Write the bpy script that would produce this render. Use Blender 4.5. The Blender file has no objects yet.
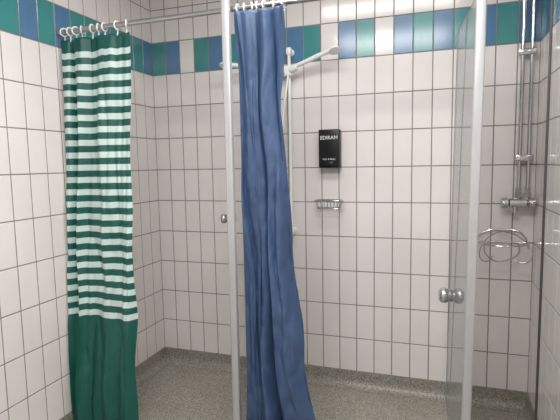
import bpy, bmesh, math, random
from mathutils import Vector, Matrix, Euler, noise as mn
random.seed(7)
S = bpy.context.scene
S.view_settings.view_transform = 'Standard'
COL = S.collection

def lin(c):
    return tuple(((x/255)/12.92 if x/255 <= .04045 else ((x/255+.055)/1.055)**2.4) for x in c)+(1,)

def mat(name, rgb, rough=.5, metal=0, noise=0, nscale=20, bump=0, bscale=60, spec=.5, coat=0):
    m = bpy.data.materials.new(name); m.use_nodes = True
    nt = m.node_tree; b = nt.nodes['Principled BSDF']
    b.inputs['Roughness'].default_value = rough
    b.inputs['Metallic'].default_value = metal
    b.inputs['Specular IOR Level'].default_value = spec
    b.inputs['Coat Weight'].default_value = coat
    tc = nt.nodes.new('ShaderNodeTexCoord')
    n = nt.nodes.new('ShaderNodeTexNoise'); n.inputs['Scale'].default_value = nscale
    nt.links.new(tc.outputs['Object'], n.inputs['Vector'])
    r = nt.nodes.new('ShaderNodeValToRGB')
    c = lin(rgb)
    r.color_ramp.elements[0].position = .3; r.color_ramp.elements[1].position = .7
    r.color_ramp.elements[0].color = tuple(x*(1-noise) for x in c[:3])+(1,)
    r.color_ramp.elements[1].color = tuple(min(1, x*(1+noise)) for x in c[:3])+(1,)
    nt.links.new(n.outputs['Fac'], r.inputs['Fac'])
    nt.links.new(r.outputs['Color'], b.inputs['Base Color'])
    if bump:
        n2 = nt.nodes.new('ShaderNodeTexNoise'); n2.inputs['Scale'].default_value = bscale
        nt.links.new(tc.outputs['Object'], n2.inputs['Vector'])
        bp = nt.nodes.new('ShaderNodeBump'); bp.inputs['Strength'].default_value = bump
        bp.inputs['Distance'].default_value = .01
        nt.links.new(n2.outputs['Fac'], bp.inputs['Height'])
        nt.links.new(bp.outputs['Normal'], b.inputs['Normal'])
    return m

M_grout = mat('grout', (138, 133, 131), .9, noise=.12, nscale=8)
M_white = mat('white_tile', (231, 225, 223), .11, noise=.03, nscale=3)
M_blue = mat('blue_tile', (80, 122, 160), .16, noise=.06, nscale=6)
M_teal = mat('teal_tile', (60, 138, 138), .16, noise=.06, nscale=6)
M_ceil = mat('ceiling_paint', (232, 230, 226), .8, noise=.02)
M_alu = mat('satin_aluminium', (190, 191, 193), .35, metal=.4, noise=.02)
M_chrome = mat('chrome', (200, 200, 201), .16, metal=1, noise=.02)
M_knob = mat('knob_chrome', (205, 205, 207), .26, metal=.9, noise=.02)
M_steel = mat('brushed_steel', (185, 185, 184), .32, metal=1, noise=.05)
M_plastic = mat('white_plastic', (236, 236, 234), .3, noise=.01)
M_black = mat('black_plastic', (14, 14, 16), .35, noise=.05)
M_gasket = mat('dark_rubber_gasket', (58, 56, 56), .5, noise=.05)
M_seal = mat('grey_edge_seal', (136, 143, 143), .3, noise=.05)
M_ink = mat('white_ink', (225, 225, 222), .6)
M_bluefab = mat('blue_nylon', (61, 82, 116), .42, noise=.05, nscale=5, bump=.10, bscale=26, spec=.45)

def terrazzo(name, k=1.0):
    m = bpy.data.materials.new(name); m.use_nodes = True
    nt = m.node_tree; b = nt.nodes['Principled BSDF']; b.inputs['Roughness'].default_value = .42
    tc = nt.nodes.new('ShaderNodeTexCoord')
    v = nt.nodes.new('ShaderNodeTexVoronoi'); v.inputs['Scale'].default_value = 250
    n = nt.nodes.new('ShaderNodeTexNoise'); n.inputs['Scale'].default_value = 2.5; n.inputs['Detail'].default_value = 4
    r = nt.nodes.new('ShaderNodeValToRGB'); r.color_ramp.interpolation = 'CONSTANT'
    cols = [(0, (122, 120, 111)), (.22, (174, 170, 159)), (.45, (152, 149, 139)), (.62, (196, 192, 181)), (.72, (160, 156, 146)), (.93, (96, 95, 89))]
    e = r.color_ramp.elements
    e[0].color = lin(cols[0][1]); e[1].position = cols[1][0]; e[1].color = lin(cols[1][1])
    for p, c in cols[2:]:
        x = e.new(p); x.color = lin(c)
    sep = nt.nodes.new('ShaderNodeSeparateColor')
    nt.links.new(tc.outputs['Object'], v.inputs['Vector']); nt.links.new(tc.outputs['Object'], n.inputs['Vector'])
    nt.links.new(v.outputs['Color'], sep.inputs['Color']); nt.links.new(sep.outputs['Red'], r.inputs['Fac'])
    r2 = nt.nodes.new('ShaderNodeValToRGB')
    r2.color_ramp.elements[0].position = .3; r2.color_ramp.elements[0].color = (.86*k, .86*k, .84*k, 1)
    r2.color_ramp.elements[1].position = .75; r2.color_ramp.elements[1].color = (1.0*k, 1.0*k, .99*k, 1)
    nt.links.new(n.outputs['Fac'], r2.inputs['Fac'])
    mx = nt.nodes.new('ShaderNodeMix'); mx.data_type = 'RGBA'; mx.blend_type = 'MULTIPLY'; mx.inputs[0].default_value = 1
    nt.links.new(r.outputs['Color'], mx.inputs[6]); nt.links.new(r2.outputs['Color'], mx.inputs[7])
    nt.links.new(mx.outputs[2], b.inputs['Base Color'])
    return m
M_floor = terrazzo('speckled_vinyl'); M_cove = terrazzo('speckled_vinyl_upstand_shaded', .88)  # upstand is the floor vinyl with the cove's shade darkened into its colour

def glassmat(name, lo, hi, tr):
    m = bpy.data.materials.new(name); m.use_nodes = True
    nt = m.node_tree; nt.nodes.remove(nt.nodes['Principled BSDF'])
    out = nt.nodes['Material Output']
    t = nt.nodes.new('ShaderNodeBsdfTransparent'); t.inputs[0].default_value = tr+(1,)
    g = nt.nodes.new('ShaderNodeBsdfGlossy'); g.inputs['Roughness'].default_value = .03; g.inputs[0].default_value = (.8, .8, .8, 1)
    d = nt.nodes.new('ShaderNodeBsdfDiffuse'); d.inputs[0].default_value = (.55, .56, .56, 1)
    fr = nt.nodes.new('ShaderNodeFresnel'); fr.inputs[0].default_value = 1.35
    geo = nt.nodes.new('ShaderNodeNewGeometry')
    inv = nt.nodes.new('ShaderNodeMath'); inv.operation = 'SUBTRACT'; inv.inputs[0].default_value = 1
    nt.links.new(geo.outputs['Backfacing'], inv.inputs[1])
    mul = nt.nodes.new('ShaderNodeMath'); mul.operation = 'MULTIPLY'
    nt.links.new(fr.outputs[0], mul.inputs[0]); nt.links.new(inv.outputs[0], mul.inputs[1])
    n = nt.nodes.new('ShaderNodeTexNoise'); n.inputs['Scale'].default_value = 5
    tc = nt.nodes.new('ShaderNodeTexCoord'); nt.links.new(tc.outputs['Object'], n.inputs['Vector'])
    mr = nt.nodes.new('ShaderNodeMapRange'); mr.inputs['To Min'].default_value = lo; mr.inputs['To Max'].default_value = hi
    nt.links.new(n.outputs['Fac'], mr.inputs['Value'])
    m1 = nt.nodes.new('ShaderNodeMixShader'); m2 = nt.nodes.new('ShaderNodeMixShader')
    nt.links.new(mr.outputs[0], m1.inputs[0]); nt.links.new(t.outputs[0], m1.inputs[1]); nt.links.new(d.outputs[0], m1.inputs[2])
    nt.links.new(mul.outputs[0], m2.inputs[0]); nt.links.new(m1.outputs[0], m2.inputs[1]); nt.links.new(g.outputs[0], m2.inputs[2])
    nt.links.new(m2.outputs[0], out.inputs[0])
    return m
M_glass = glassmat('door_glass', .30, .45, (.83, .84, .835))
M_clear = glassmat('clear_glass', .0, .05, (.97, .98, .975))

def stripe_mat():
    m = bpy.data.materials.new('striped_polyester'); m.use_nodes = True
    nt = m.node_tree; b = nt.nodes['Principled BSDF']; b.inputs['Roughness'].default_value = .5
    uv = nt.nodes.new('ShaderNodeUVMap'); uv.uv_map = 'UVMap'
    sx = nt.nodes.new('ShaderNodeSeparateXYZ'); nt.links.new(uv.outputs[0], sx.inputs[0])
    def M(op, a, b_=None):
        n = nt.nodes.new('ShaderNodeMath'); n.operation = op
        for i, x in enumerate([a, b_]):
            if x is None: continue
            if isinstance(x, (int, float)): n.inputs[i].default_value = x
            else: nt.links.new(x, n.inputs[i])
        return n.outputs[0]
    z = sx.outputs['Y']
    fr = M('FRACT', M('DIVIDE', M('SUBTRACT', z, .075), .0686))
    s1 = M('LESS_THAN', fr, .48)
    s2 = M('GREATER_THAN', z, .075); s3 = M('LESS_THAN', z, 1.56)
    f = M('MULTIPLY', M('MULTIPLY', s1, s2), s3)
    mx = nt.nodes.new('ShaderNodeMix'); mx.data_type = 'RGBA'
    nt.links.new(f, mx.inputs[0])
    mx.inputs[6].default_value = lin((12, 82, 72)); mx.inputs[7].default_value = lin((192, 210, 206))
    n = nt.nodes.new('ShaderNodeTexNoise'); n.inputs['Scale'].default_value = 30
    tc = nt.nodes.new('ShaderNodeTexCoord'); nt.links.new(tc.outputs['Object'], n.inputs['Vector'])
    bp = nt.nodes.new('ShaderNodeBump'); bp.inputs['Strength'].default_value = .15; bp.inputs['Distance'].default_value = .01
    nt.links.new(n.outputs['Fac'], bp.inputs['Height']); nt.links.new(bp.outputs['Normal'], b.inputs['Normal'])
    nt.links.new(mx.outputs[2], b.inputs['Base Color'])
    return m
M_stripe = stripe_mat()

# ---------- object helpers ----------
def link(o, parent=None):
    COL.objects.link(o)
    if parent is not None: o.parent = parent
    return o
def from_bm(name, bm, mats, parent=None, smooth=True, label=None):
    me = bpy.data.meshes.new(name); bm.normal_update(); bm.to_mesh(me); bm.free()
    for m in (mats if isinstance(mats, list) else [mats]): me.materials.append(m)
    if smooth:
        for p in me.polygons: p.use_smooth = True
        try: me.set_sharp_from_angle(angle=math.radians(40))
        except Exception: pass
    o = bpy.data.objects.new(name, me); link(o, parent)
    if label: o['label'] = label
    return o
def empty(name, loc, label, category, **k):
    o = bpy.data.objects.new(name, None); o.empty_display_size = .05; o.location = loc
    o['label'] = label; o['category'] = category
    for a, b in k.items(): o[a] = b
    return link(o)
def structure(o): o['kind'] = 'structure'; return o

def box(bm, c, s, bev=0, rot=None, seg=2):
    r = bmesh.ops.create_cube(bm, size=1)
    vs = r['verts']; mt = Matrix.Translation(Vector(c))
    if rot is not None: mt = mt @ rot.to_matrix().to_4x4()
    bmesh.ops.transform(bm, matrix=mt @ Matrix.Diagonal((*s, 1)), verts=vs)
    if bev:
        es = list({e for v in vs for e in v.link_edges})
        bmesh.ops.bevel(bm, geom=es, offset=bev, segments=seg, affect='EDGES', profile=.5)

def spline(pts, n=8, closed=False):
    P = [Vector(p) for p in pts]; out = []
    N = len(P); rng = N if closed else N-1
    for i in range(rng):
        if closed: p0, p1, p2, p3 = P[(i-1) % N], P[i], P[(i+1) % N], P[(i+2) % N]
        else: p0, p1, p2, p3 = P[max(i-1, 0)], P[i], P[i+1], P[min(i+2, N-1)]
        for k in range(n):
            t = k/n
            out.append(.5*((2*p1)+(-p0+p2)*t+(2*p0-5*p1+4*p2-p3)*t*t+(-p0+3*p1-3*p2+p3)*t**3))
    if not closed: out.append(P[-1])
    return out
def tube(bm, pts, r, seg=10, closed=False, cap=True):
    P = [Vector(p) for p in pts]; N = len(P)
    rad = r if isinstance(r, (list, tuple)) else [r]*N
    T = []
    for i in range(N):
        if closed: d = P[(i+1) % N]-P[i-1]
        else: d = P[min(i+1, N-1)]-P[max(i-1, 0)]
        T.append(d.normalized())
    up = Vector((0, 0, 1)) if abs(T[0].z) < .9 else Vector((1, 0, 0))
    a = T[0].cross(up).normalized(); rings = []
    for i in range(N):
        if i:
            q = T[i-1].rotation_difference(T[i]); a = q @ a
        a = (a-T[i]*a.dot(T[i])).normalized(); b = T[i].cross(a)
        rings.append([bm.verts.new(P[i]+(a*math.cos(2*math.pi*k/seg)+b*math.sin(2*math.pi*k/seg))*rad[i]) for k in range(seg)])
    for i in range(N if closed else N-1):
        A, B = rings[i], rings[(i+1) % N]
        for k in range(seg):
            bm.faces.new((A[k], A[(k+1) % seg], B[(k+1) % seg], B[k]))
    if cap and not closed:
        bm.faces.new(rings[0][::-1]); bm.faces.new(rings[-1])
def lathe(bm, p, axis, prof, seg=24):
    ax = Vector(axis).normalized(); P = Vector(p)
    up = Vector((0, 0, 1)) if abs(ax.z) < .9 else Vector((1, 0, 0))
    a = ax.cross(up).normalized(); b = ax.cross(a); rings = []
    for d, r in prof:
        rings.append([bm.verts.new(P+ax*d+(a*math.cos(2*math.pi*k/seg)+b*math.sin(2*math.pi*k/seg))*max(r, 1e-5)) for k in range(seg)])
    for A, B in zip(rings, rings[1:]):
        for k in range(seg): bm.faces.new((A[k], A[(k+1) % seg], B[(k+1) % seg], B[k]))
    bm.faces.new(rings[0][::-1]); bm.faces.new(rings[-1])
    bmesh.ops.recalc_face_normals(bm, faces=bm.faces)

# ---------- room ----------
TW, TH, Z0 = .117, .2335, .08
FZ = -.03
W = 22*TW
D = 35*TW
H = Z0+TH*12
def tiled_wall(name, org, u, n, ncols, band):
    bm = bmesh.new(); org = Vector(org); u = Vector(u); n = Vector(n); zz = Vector((0, 0, 1))
    L = ncols*TW; th = .1
    c = [org+zz*FZ, org+u*L+zz*FZ, org+u*L+zz*H, org+zz*H]
    f = [bm.verts.new(p) for p in c]; g = [bm.verts.new(p-n*th) for p in c]
    bm.faces.new(f); bm.faces.new(g[::-1])
    for i in range(4):
        j = (i+1) % 4; bm.faces.new((f[i], g[i], g[j], f[j]))
    gr, sl, hh = .0030, .0014, .0018
    for i in range(ncols):
        for j in range(12):
            x0, x1 = i*TW+gr, (i+1)*TW-gr; z0, z1 = Z0+j*TH+gr, Z0+(j+1)*TH-gr
            def P(x, z, h): return bm.verts.new(org+u*x+zz*z+n*h)
            o = [P(x0, z0, .0002), P(x1, z0, .0002), P(x1, z1, .0002), P(x0, z1, .0002)]
            ta, tb = random.uniform(-.0004, .0004), random.uniform(-.0004, .0004)
            q = [P(x0+sl, z0+sl, hh-ta-tb), P(x1-sl, z0+sl, hh+ta-tb), P(x1-sl, z1-sl, hh+ta+tb), P(x0+sl, z1-sl, hh-ta+tb)]
            mi = 1
            if j == 9: mi = {'w': 1, 'b': 2, 't': 3}[band[i % len(band)]]
            fs = [bm.faces.new(q)]
            for k in range(4):
                l = (k+1) % 4; fs.append(bm.faces.new((o[k], o[l], q[l], q[k])))
            for ff in fs: ff.material_index = mi
    bmesh.ops.recalc_face_normals(bm, faces=bm.faces)
    return structure(from_bm(name, bm, [M_grout, M_white, M_blue, M_teal], smooth=False))
tiled_wall('wall_back', (0, 0, 0), (1, 0, 0), (0, -1, 0), 22, 'tbwtbtbttbtwbtwbtbtbtb')
tiled_wall('wall_left', (0, 0, 0), (0, -1, 0), (1, 0, 0), 35, 'btbtbttbtbtbtbtbt')
tiled_wall('wall_right', (W, 0, 0), (0, -1, 0), (-1, 0, 0), 35, 'tbtbtbtbt')
tiled_wall('wall_front', (0, -D, 0), (1, 0, 0), (0, 1, 0), 22, 'tbtbt')
bm = bmesh.new(); box(bm, (W/2, -D/2, FZ-.05), (W+.2, D+.2, .1)); structure(from_bm('floor', bm, M_floor, smooth=False))
bm = bmesh.new(); box(bm, (W/2, -D/2, H+.05), (W+.2, D+.2, .1)); structure(from_bm('ceiling', bm, M_ceil, smooth=False))
def cove(name, a, b, n):
    bm = bmesh.new(); a = Vector(a); b = Vector(b); n = Vector(n); R = .06; prof = [(.0, Z0), (.007, Z0-.001), (.007, R+FZ)]
    for k in range(1, 11):
        t = k/10*math.pi/2; prof.append((.007+R-R*math.cos(t), FZ+R-R*math.sin(t)))
    prof.append((0, FZ))
    va = [bm.verts.new(a+n*x+Vector((0, 0, z))) for x, z in prof]; vb = [bm.verts.new(b+n*x+Vector((0, 0, z))) for x, z in prof]
    for i in range(len(prof)-1): bm.faces.new((va[i], va[i+1], vb[i+1], vb[i]))
    bm.faces.new(va); bm.faces.new(vb[::-1])
    bmesh.ops.recalc_face_normals(bm, faces=bm.faces)
    structure(from_bm(name, bm, M_cove))
cove('baseboard_back', (0, 0, 0), (W, 0, 0), (0, -1, 0))
cove('baseboard_left', (0, 0, 0), (0, -D, 0), (1, 0, 0))
cove('baseboard_right', (W, 0, 0), (W, -D, 0), (-1, 0, 0))

# ---------- curtain rod ----------
RY, RZ = -.913, 2.262
rod = empty('curtain_rod', (0.003, RY, RZ), 'straight metal shower curtain rod spanning the stalls', 'curtain rod')
bm = bmesh.new(); tube(bm, [(.003, 0, 0), (W-.006, 0, 0)], .0130, 16)
from_bm('rod_tube', bm, M_steel, rod)
for x, d in ((0, 1), (W-.006, -1)):
    bm = bmesh.new(); lathe(bm, (x, 0, 0), (d, 0, 0), [(0, .017), (.010, .017), (.012, .016), (.022, .015), (.024, .0135)])
    from_bm('wall_flange', bm, M_chrome, rod)

# ---------- screens: post + glass door ----------
def screen(px, ang, glen, kz, label, ks=1.0, lean=0):
    e = empty('shower_screen', (px, RY-.044, FZ), label, 'glass shower door', group='glass shower screens')
    e.rotation_euler = (0, lean, 0)
    kz -= FZ
    bm = bmesh.new(); box(bm, (0, 0, (H-FZ-.002)/2), (.040, .034, H-FZ-.002), .009, seg=3)
    from_bm('post', bm, M_alu, e)
    bm = bmesh.new(); box(bm, (0, 0, .013), (.075, .06, .024), .006)
    from_bm('post_foot', bm, M_steel, e)
    rot = Matrix.Rotation(-ang, 4, 'Z')
    bm = bmesh.new(); r = .06; z0, z1 = .12, 2.23; y0, y1 = .03, glen; pts = []
    pts += [(y0, z0)]
    for k in range(9):
        t = -math.pi/2+k/8*math.pi/2; pts.append((y1-r+r*math.cos(t), z0+r+r*math.sin(t)))
    for k in range(9):
        t = k/8*math.pi/2; pts.append((y1-r+r*math.cos(t), z1-r+r*math.sin(t)))
    pts.append((y0, z1))
    A = [bm.verts.new((-.003, y, z)) for y, z in pts]; B = [bm.verts.new((.003, y, z)) for y, z in pts]
    bm.faces.new(A); bm.faces.new(B[::-1])
    for i in range(len(pts)):
        j = (i+1) % len(pts); bm.faces.new((A[i], A[j], B[j], B[i]))
    bmesh.ops.recalc_face_normals(bm, faces=bm.faces); bm.transform(rot)
    from_bm('glass_panel', bm, M_glass, e, smooth=False)
    bm = bmesh.new(); tube(bm, [(0, y, z) for y, z in pts], .0048, 8, cap=True); bm.transform(rot)
    from_bm('edge_seal', bm, M_seal, e)
    bm = bmesh.new(); box(bm, (0, .028, 1.18), (.016, .026, 2.12), .004); bm.transform(rot)
    from_bm('hinge_profile', bm, M_alu, e)
    bm = bmesh.new()
    for s in (-1, 1):
        lathe(bm, (s*.003, glen-.07, kz), (s, 0, 0), [(a*ks, b*ks) for a, b in [(0, .030), (.005, .032), (.008, .026), (.013, .027), (.018, .034), (.028, .038), (.040, .038), (.050, .034), (.056, .026), (.058, .012)]])
    bm.transform(rot)
    from_bm('door_knob', bm, M_knob, e, label='rounded chrome door knob')
    return e
screen(1.050, math.radians(-26.5), .62, 1.18, 'satin metal post with open glass door beside blue curtain', .8)
screen(2.152, math.radians(-5.5), .63, .77, 'satin metal post with open glass door and chrome knob', 1.12, .012)
fx = empty('fixed_glass_strip', (2.435, RY-.02, 0), 'narrow fixed glass strip with dark gasket edge beside tiled wall', 'glass panel')
bm = bmesh.new(); box(bm, (.067, 0, 1.17), (.128, .006, 2.12), .001); from_bm('glass_panel', bm, M_clear, fx, smooth=False)
bm = bmesh.new(); box(bm, (0, 0, 1.17), (.009, .012, 2.12), .002); from_bm('edge_gasket', bm, M_gasket, fx)
for z in (.13, 2.15):
    bm = bmesh.new(); box(bm, (.11, 0, z), (.048, .03, .05), .005); from_bm('wall_clamp', bm, M_gasket, fx)

# ---------- curtains ----------
def curtain(name, label, Lf, Rf, top, bot, nf, amp, y0f, material, nu=360, nv=170, seed=0, overlap=.0, sag=.010, rs=(), crease=1.0, warp=1.0, fine=1.0, twist=0):
    e = empty(name, (Rf(0), RY, 0), label, 'shower curtain')
    rnd = random.Random(seed); ph = [rnd.uniform(0, 6.28) for _ in range(8)]
    bm = bmesh.new(); uvl = bm.loops.layers.uv.new('UVMap'); grid = []
    ox = Rf(0); nr = len(rs)-1
    for j in range(nv+1):
        t = j/nv; row = []
        for i in range(nu+1):
            s = i/nu
            z = top+(bot-top)*t
            w = s+warp*(.030*math.sin(9*s+ph[0]+t*1.6)+.014*math.sin(17*s+ph[1]-t*3))
            p = 2*math.pi*nf*w+.8*math.sin(2.2*t+ph[2])+twist*math.exp(-t*4)*3
            a = amp(t)*(.7+.45*math.sin(5.3*s+ph[3]+2.2*t))
            x = Lf(t)+(Rf(t)-Lf(t))*s + overlap*a*math.sin(2*p+.6)
            y = y0f(t)+a*math.sin(p)+.35*a*math.sin(2.3*p+ph[4]+3*t)
            v = Vector((s*4+ph[5], z*1.1, seed)); n1 = mn.noise(v)
            v2 = Vector((s*5+ph[6]+z*1.0, z*1.5-s*2, seed+5)); n2 = abs(mn.noise(v2))
            v3 = Vector((s*8-z*4, z*6+s*5, seed+9)); n3 = abs(mn.noise(v3))
            v4 = Vector((s*7+z*5, z*9-s*4, seed+19)); n4 = abs(mn.noise(v4))
            k = crease*min(1, .25+t*2)
            y += k*(.022*n1-.034*n2-fine*(.014*n3+.008*n4))
            x += k*(.014*mn.noise(Vector((s*3, z*2.3, seed+3)))+.006*n3*fine)
            z -= sag*(1-math.cos(2*math.pi*s*nr))*.5*max(0, 1-t*8)
            row.append(bm.verts.new((x-ox, y, z)))
        grid.append(row)
    for j in range(nv):
        for i in range(nu):
            f = bm.faces.new((grid[j][i], grid[j+1][i], grid[j+1][i+1], grid[j][i+1]))
            for l, (ii, jj) in zip(f.loops, ((i, j), (i, j+1), (i+1, j+1), (i+1, j))):
                l[uvl].uv = (ii/nu, (top-bot)*jj/nv)
    o = from_bm('fabric', bm, material, e)
    sm = o.modifiers.new('t', 'SOLIDIFY'); sm.thickness = .0012
    for p in o.data.polygons: p.use_smooth = True
    for s in rs:
        x = Lf(0)+(Rf(0)-Lf(0))*s-ox
        bm = bmesh.new(); R1 = .021; pts = []
        tilt = rnd.uniform(-.6, .6)
        for q in range(20):
            a = 2*math.pi*q/20
            pts.append((x+math.sin(a)*R1*math.sin(tilt), math.sin(a)*R1*math.cos(tilt), RZ-.0025+math.cos(a)*R1))
        tube(bm, pts, .0042, 8, closed=True)
        tube(bm, spline([(x, .0, RZ-.023), (x, .004, RZ-.030), (x, .0, min(top-.012, RZ-.038))], 5), .0036, 8)
        from_bm('curtain_ring', bm, M_plastic, e, label='white plastic curtain ring')
    return e
def interp(tab):
    def f(t):
        for (a, va), (b, vb) in zip(tab, tab[1:]):
            if t <= b:
                k = (t-a)/(b-a); k = k*k*(3-2*k); return va+(vb-va)*k
        return tab[-1][1]
    return f
curtain('shower_curtain', 'dark green and white striped shower curtain with solid green hem',
        interp([(0, .030), (.5, .022), (1, .022)]), interp([(0, .474), (.3, .455), (.7, .448), (1, .46)]),
        2.218, .01, 2.9, interp([(0, .016), (.3, .021), (1, .028)]), interp([(0, 0), (.5, -.03), (1, -.11)]), M_stripe, seed=5, overlap=.2, crease=1.2, warp=2.2, fine=.5, sag=.006,
        rs=(.03, .12, .21, .30, .46, .55, .64, .82, .95))
curtain('shower_curtain', 'plain blue nylon shower curtain gathered beside a metal post',
        interp([(0, 1.085), (.2, 1.095), (.7, 1.09), (1, 1.075)]), interp([(0, 1.345), (.2, 1.31), (.5, 1.34), (.75, 1.40), (1, 1.495)]),
        2.238, .02, 2.4, interp([(0, .022), (.4, .042), (1, .060)]), interp([(0, -.034), (.15, -.01), (.5, .01), (1, -.0)]), M_bluefab, seed=21, overlap=.3, crease=1.3, warp=2.2, sag=.006, fine=.65, twist=1,
        rs=(.04, .16, .30, .42, .56, .72, .94))

# ---------- double shower on white riser ----------
sx = 1.083
sh = empty('shower_set', (sx, 0, 1.03), 'white riser rail with two white hand showers on tiled wall', 'shower')
bm = bmesh.new(); tube(bm, [(0, -.05, 0), (0, -.05, 1.24)], .011, 16)
from_bm('riser_rail', bm, M_plastic, sh)
for z in (.02, 1.22):
    bm = bmesh.new(); tube(bm, [(0, -.002, z), (0, -.05, z)], .012, 16); lathe(bm, (0, -.002, z), (0, -1, 0), [(0, .024), (.008, .022), (.012, .014)])
    box(bm, (0, -.05, z), (.034, .034, .05), .008)
    from_bm('rail_bracket', bm, M_plastic, sh)
bm = bmesh.new(); box(bm, (0, -.06, 1.09), (.06, .05, .07), .012, seg=3)
lathe(bm, (0.02, -.085, 1.09), (.9, -.1, .35), [(0, .018), (.045, .022), (.05, .016)])
lathe(bm, (-0.02, -.085, 1.09), (-.9, -.1, .25), [(0, .018), (.045, .022), (.05, .016)])
from_bm('holder', bm, M_plastic, sh)
def hand_shower(s, dx, z0, z1, k):
    bm = bmesh.new()
    pts = spline([(s*.02, -.085, z0), (s*dx*.35, -.10, z0+(z1-z0)*.3), (s*dx*.7, -.12, z0+(z1-z0)*.72), (s*dx, -.15, z1)], 8)
    n = len(pts); tube(bm, pts, [.011+.004*math.sin(i/n*3)+(.002 if i > n*.75 else 0) for i in range(n)], 14)
    d = Vector((s*.25, -.4, -.9)).normalized()
    lathe(bm, Vector((s*dx, -.15, z1))-d*.016, d, [(a*k, b*k) for a, b in [(0, .008), (.006, .022), (.020, .034), (.030, .038), (.036, .038), (.038, .032)]])
    from_bm('hand_shower', bm, M_plastic, sh)
hand_shower(1, .325, 1.105, 1.185, .95); hand_shower(-1, .425, 1.11, 1.15, .85)
bm = bmesh.new(); tube(bm, spline([(.0, -.075, 1.06), (-.03, -.10, .8), (-.06, -.11, .4), (-.02, -.09, .1), (0, -.03, .02)], 10), .007, 10)
from_bm('hose', bm, M_plastic, sh)

# ---------- soap dispenser ----------
dx, dz = 1.353, 1.474
dp = empty('soap_dispenser', (dx, 0, dz), 'black wall-mounted soap dispenser with white lettering', 'soap dispenser')
bm = bmesh.new(); box(bm, (0, -.038, .13), (.140, .07, .25), .008, seg=3); from_bm('body', bm, M_black, dp)
bm = bmesh.new(); box(bm, (0, -.074, .03), (.06, .008, .03), .004)
from_bm('push_button', bm, M_black, dp)
def text(s, size, loc, par, bold=0):
    cu = bpy.data.curves.new('t', 'FONT'); cu.body = s; cu.size = size; cu.align_x = 'CENTER'; cu.align_y = 'CENTER'; cu.extrude = .0004; cu.offset = bold
    o = bpy.data.objects.new('t', cu); COL.objects.link(o); bpy.context.view_layer.update()
    me = bpy.data.meshes.new_from_object(o.evaluated_get(bpy.context.evaluated_depsgraph_get()))
    bpy.data.objects.remove(o); me.materials.clear(); me.materials.append(M_ink)
    r = bpy.data.objects.new('lettering', me); r.location = loc; r.rotation_euler = (math.pi/2, 0, 0); link(r, par)
text('EDIRAM', .033, (0, -.0736, .200), dp, .0003)
text('Hair & Body', .017, (0, -.0736, .062), dp)

# ---------- wire soap dish ----------
wd = empty('wire_soap_dish', (1.347, 0, 1.235), 'small open chrome wire soap basket below the dispenser', 'soap dish')
def rrect(w, y0, y1, z, r=.015):
    pts = []
    for cx, cy, a0 in ((w-r, y1+r, -90), (w-r, y0-r, 0), (-w+r, y0-r, 90), (-w+r, y1+r, 180)):
        for k in range(5):
            a = math.radians(a0+k*22.5); pts.append((cx+r*math.cos(a), cy+r*math.sin(a), z))
    return pts
bm = bmesh.new()
tube(bm, rrect(.088, -.008, -.11, .030), .0036, 8, closed=True)
tube(bm, rrect(.076, -.012, -.095, -.022), .003, 8, closed=True)
from_bm('rim', bm, M_chrome, wd)
bm = bmesh.new()
for k in range(7):
    x = -.063+k*.021
    tube(bm, [(x*1.12, -.008, .030), (x, -.014, -.022), (x, -.093, -.022), (x*1.12, -.109, .030)], .002, 6)
for s in (-1, 1):
    for y in (-.035, -.07):
        tube(bm, [(s*.087, y, .030), (s*.075, y, -.022)], .002, 6)
from_bm('wire_grid', bm, M_chrome, wd)

# ---------- mixer with pipes ----------
mx0 = 2.472; mz = 1.259
mx = empty('shower_mixer', (mx0, 0, mz), 'chrome thermostatic shower mixer with two exposed supply pipes', 'shower mixer')
bm = bmesh.new(); lathe(bm, (-.048, -.07, 0), (1, 0, 0), [(0, .022), (.004, .028), (.092, .028), (.096, .022)])
lathe(bm, (-.015, -.07, -.015), (0, 0, -1), [(0, .017), (.040, .017), (.042, .011)])
from_bm('mixer_body', bm, M_chrome, mx)
for s in (-1, 1):
    bm = bmesh.new(); lathe(bm, (s*.051, -.07, 0), (s, 0, 0), [(0, .018), (.003, .018), (.005, .033), (.034, .031), (.040, .024)])
    box(bm, (s*.074, -.105, 0), (.018, .026, .016), .003)
    from_bm('control_handle', bm, M_chrome, mx)
for x in (.004, .052):
    bm = bmesh.new(); tube(bm, [(x, -.05, .018), (x, -.05, H-mz-.004)], .0115, 12)
    lathe(bm, (x, -.05, .018), (0, 0, 1), [(0, .022), (.038, .022), (.042, .017), (.07, .017)], 6)
    from_bm('supply_pipe', bm, M_chrome, mx)
for z in (.26, .86):
    bm = bmesh.new(); box(bm, (.028, -.045, z), (.094, .046, .034), .006); tube(bm, [(.028, -.002, z), (.028, -.04, z)], .010, 10)
    from_bm('pipe_clip', bm, M_chrome, mx)

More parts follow.
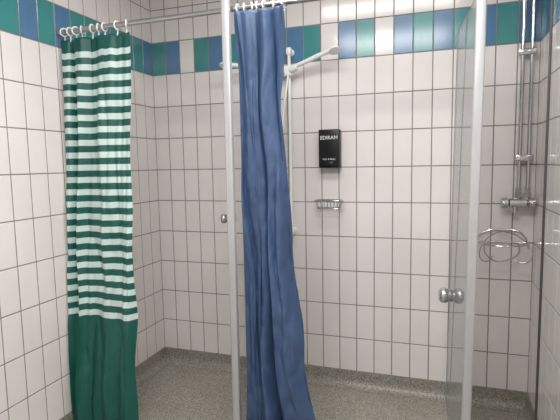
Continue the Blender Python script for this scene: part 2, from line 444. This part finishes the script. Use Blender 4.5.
# ---------- wire rack: a few wide curved wires ----------
wb = empty('wire_basket', (2.405, 0, .985), 'chrome wall rack of wide curved wires under the mixer', 'wire rack')
bm = bmesh.new()
tube(bm, spline([(-.15, -.012, .0), (-.14, -.012, .06), (-.08, -.012, .10), (.0, -.012, .107), (.08, -.012, .10), (.125, -.012, .06), (.14, -.012, .0)], 8), .004, 8)
tube(bm, [(-.148, -.012, .03), (.136, -.012, .03)], .004, 8)
from_bm('back_frame', bm, M_chrome, wb)
def arc(w_, d_, z, n=18): return [(w_*math.cos(math.pi*k/n)-.005, -.012-d_*math.sin(math.pi*k/n), z) for k in range(n+1)]
bm = bmesh.new(); tube(bm, arc(.145, .15, .03), .004, 8); from_bm('front_rim', bm, M_chrome, wb)
for s, k_ in ((-1, 1.0), (1, .9)):
    bm = bmesh.new()
    tube(bm, spline([(-s*.04*k_, -.014, .105), (s*.05, -.07, .09), (s*.11, -.12, .05), (s*.138, -.14, -.01), (s*.125, -.13, -.06), (s*.085*k_, -.11, -.07), (s*.06*k_, -.08, -.045)], 8), .0036, 8)
    from_bm('curved_arm', bm, M_chrome, wb)
bm = bmesh.new(); tube(bm, spline([(-.10, -.014, .03), (-.10, -.06, -.03), (-.05, -.10, -.07), (.02, -.10, -.06), (.08, -.06, -.03), (.09, -.014, .03)], 8), .0035, 8)
from_bm('lower_loop', bm, M_chrome, wb)

# ---------- lights ----------
def area(loc, sx_, sy_, e, col=(1, .982, .966)):
    l = bpy.data.lights.new('ceiling_light', 'AREA'); l.shape = 'RECTANGLE'; l.size = sx_; l.size_y = sy_; l.energy = e; l.color = col
    o = bpy.data.objects.new('ceiling_light', l); o.location = loc; COL.objects.link(o); return o
area((1.55, -2.4, H-.02), 1.2, .5, 62)
area((1.6, -1.2, H-.02), 1.2, .3, 18)
w = bpy.data.worlds.new('World'); S.world = w; w.use_nodes = True
w.node_tree.nodes['Background'].inputs[0].default_value = (.8, .82, .85, 1); w.node_tree.nodes['Background'].inputs[1].default_value = .3

# ---------- camera ----------
cam = bpy.data.cameras.new('camera'); co = bpy.data.objects.new('camera', cam); COL.objects.link(co)
cam.sensor_width = 36; cam.lens = 36*460/560; cam.clip_start = .02
yaw, pitch, roll = math.radians(18.58), math.radians(-5.75), math.radians(-1.03)
R = Matrix.Rotation(yaw, 4, 'Z') @ Matrix.Rotation(math.pi/2+pitch, 4, 'X') @ Matrix.Rotation(roll, 4, 'Z')
co.matrix_world = Matrix.Translation((2.008, -3.046, 1.512)) @ R
S.camera = co
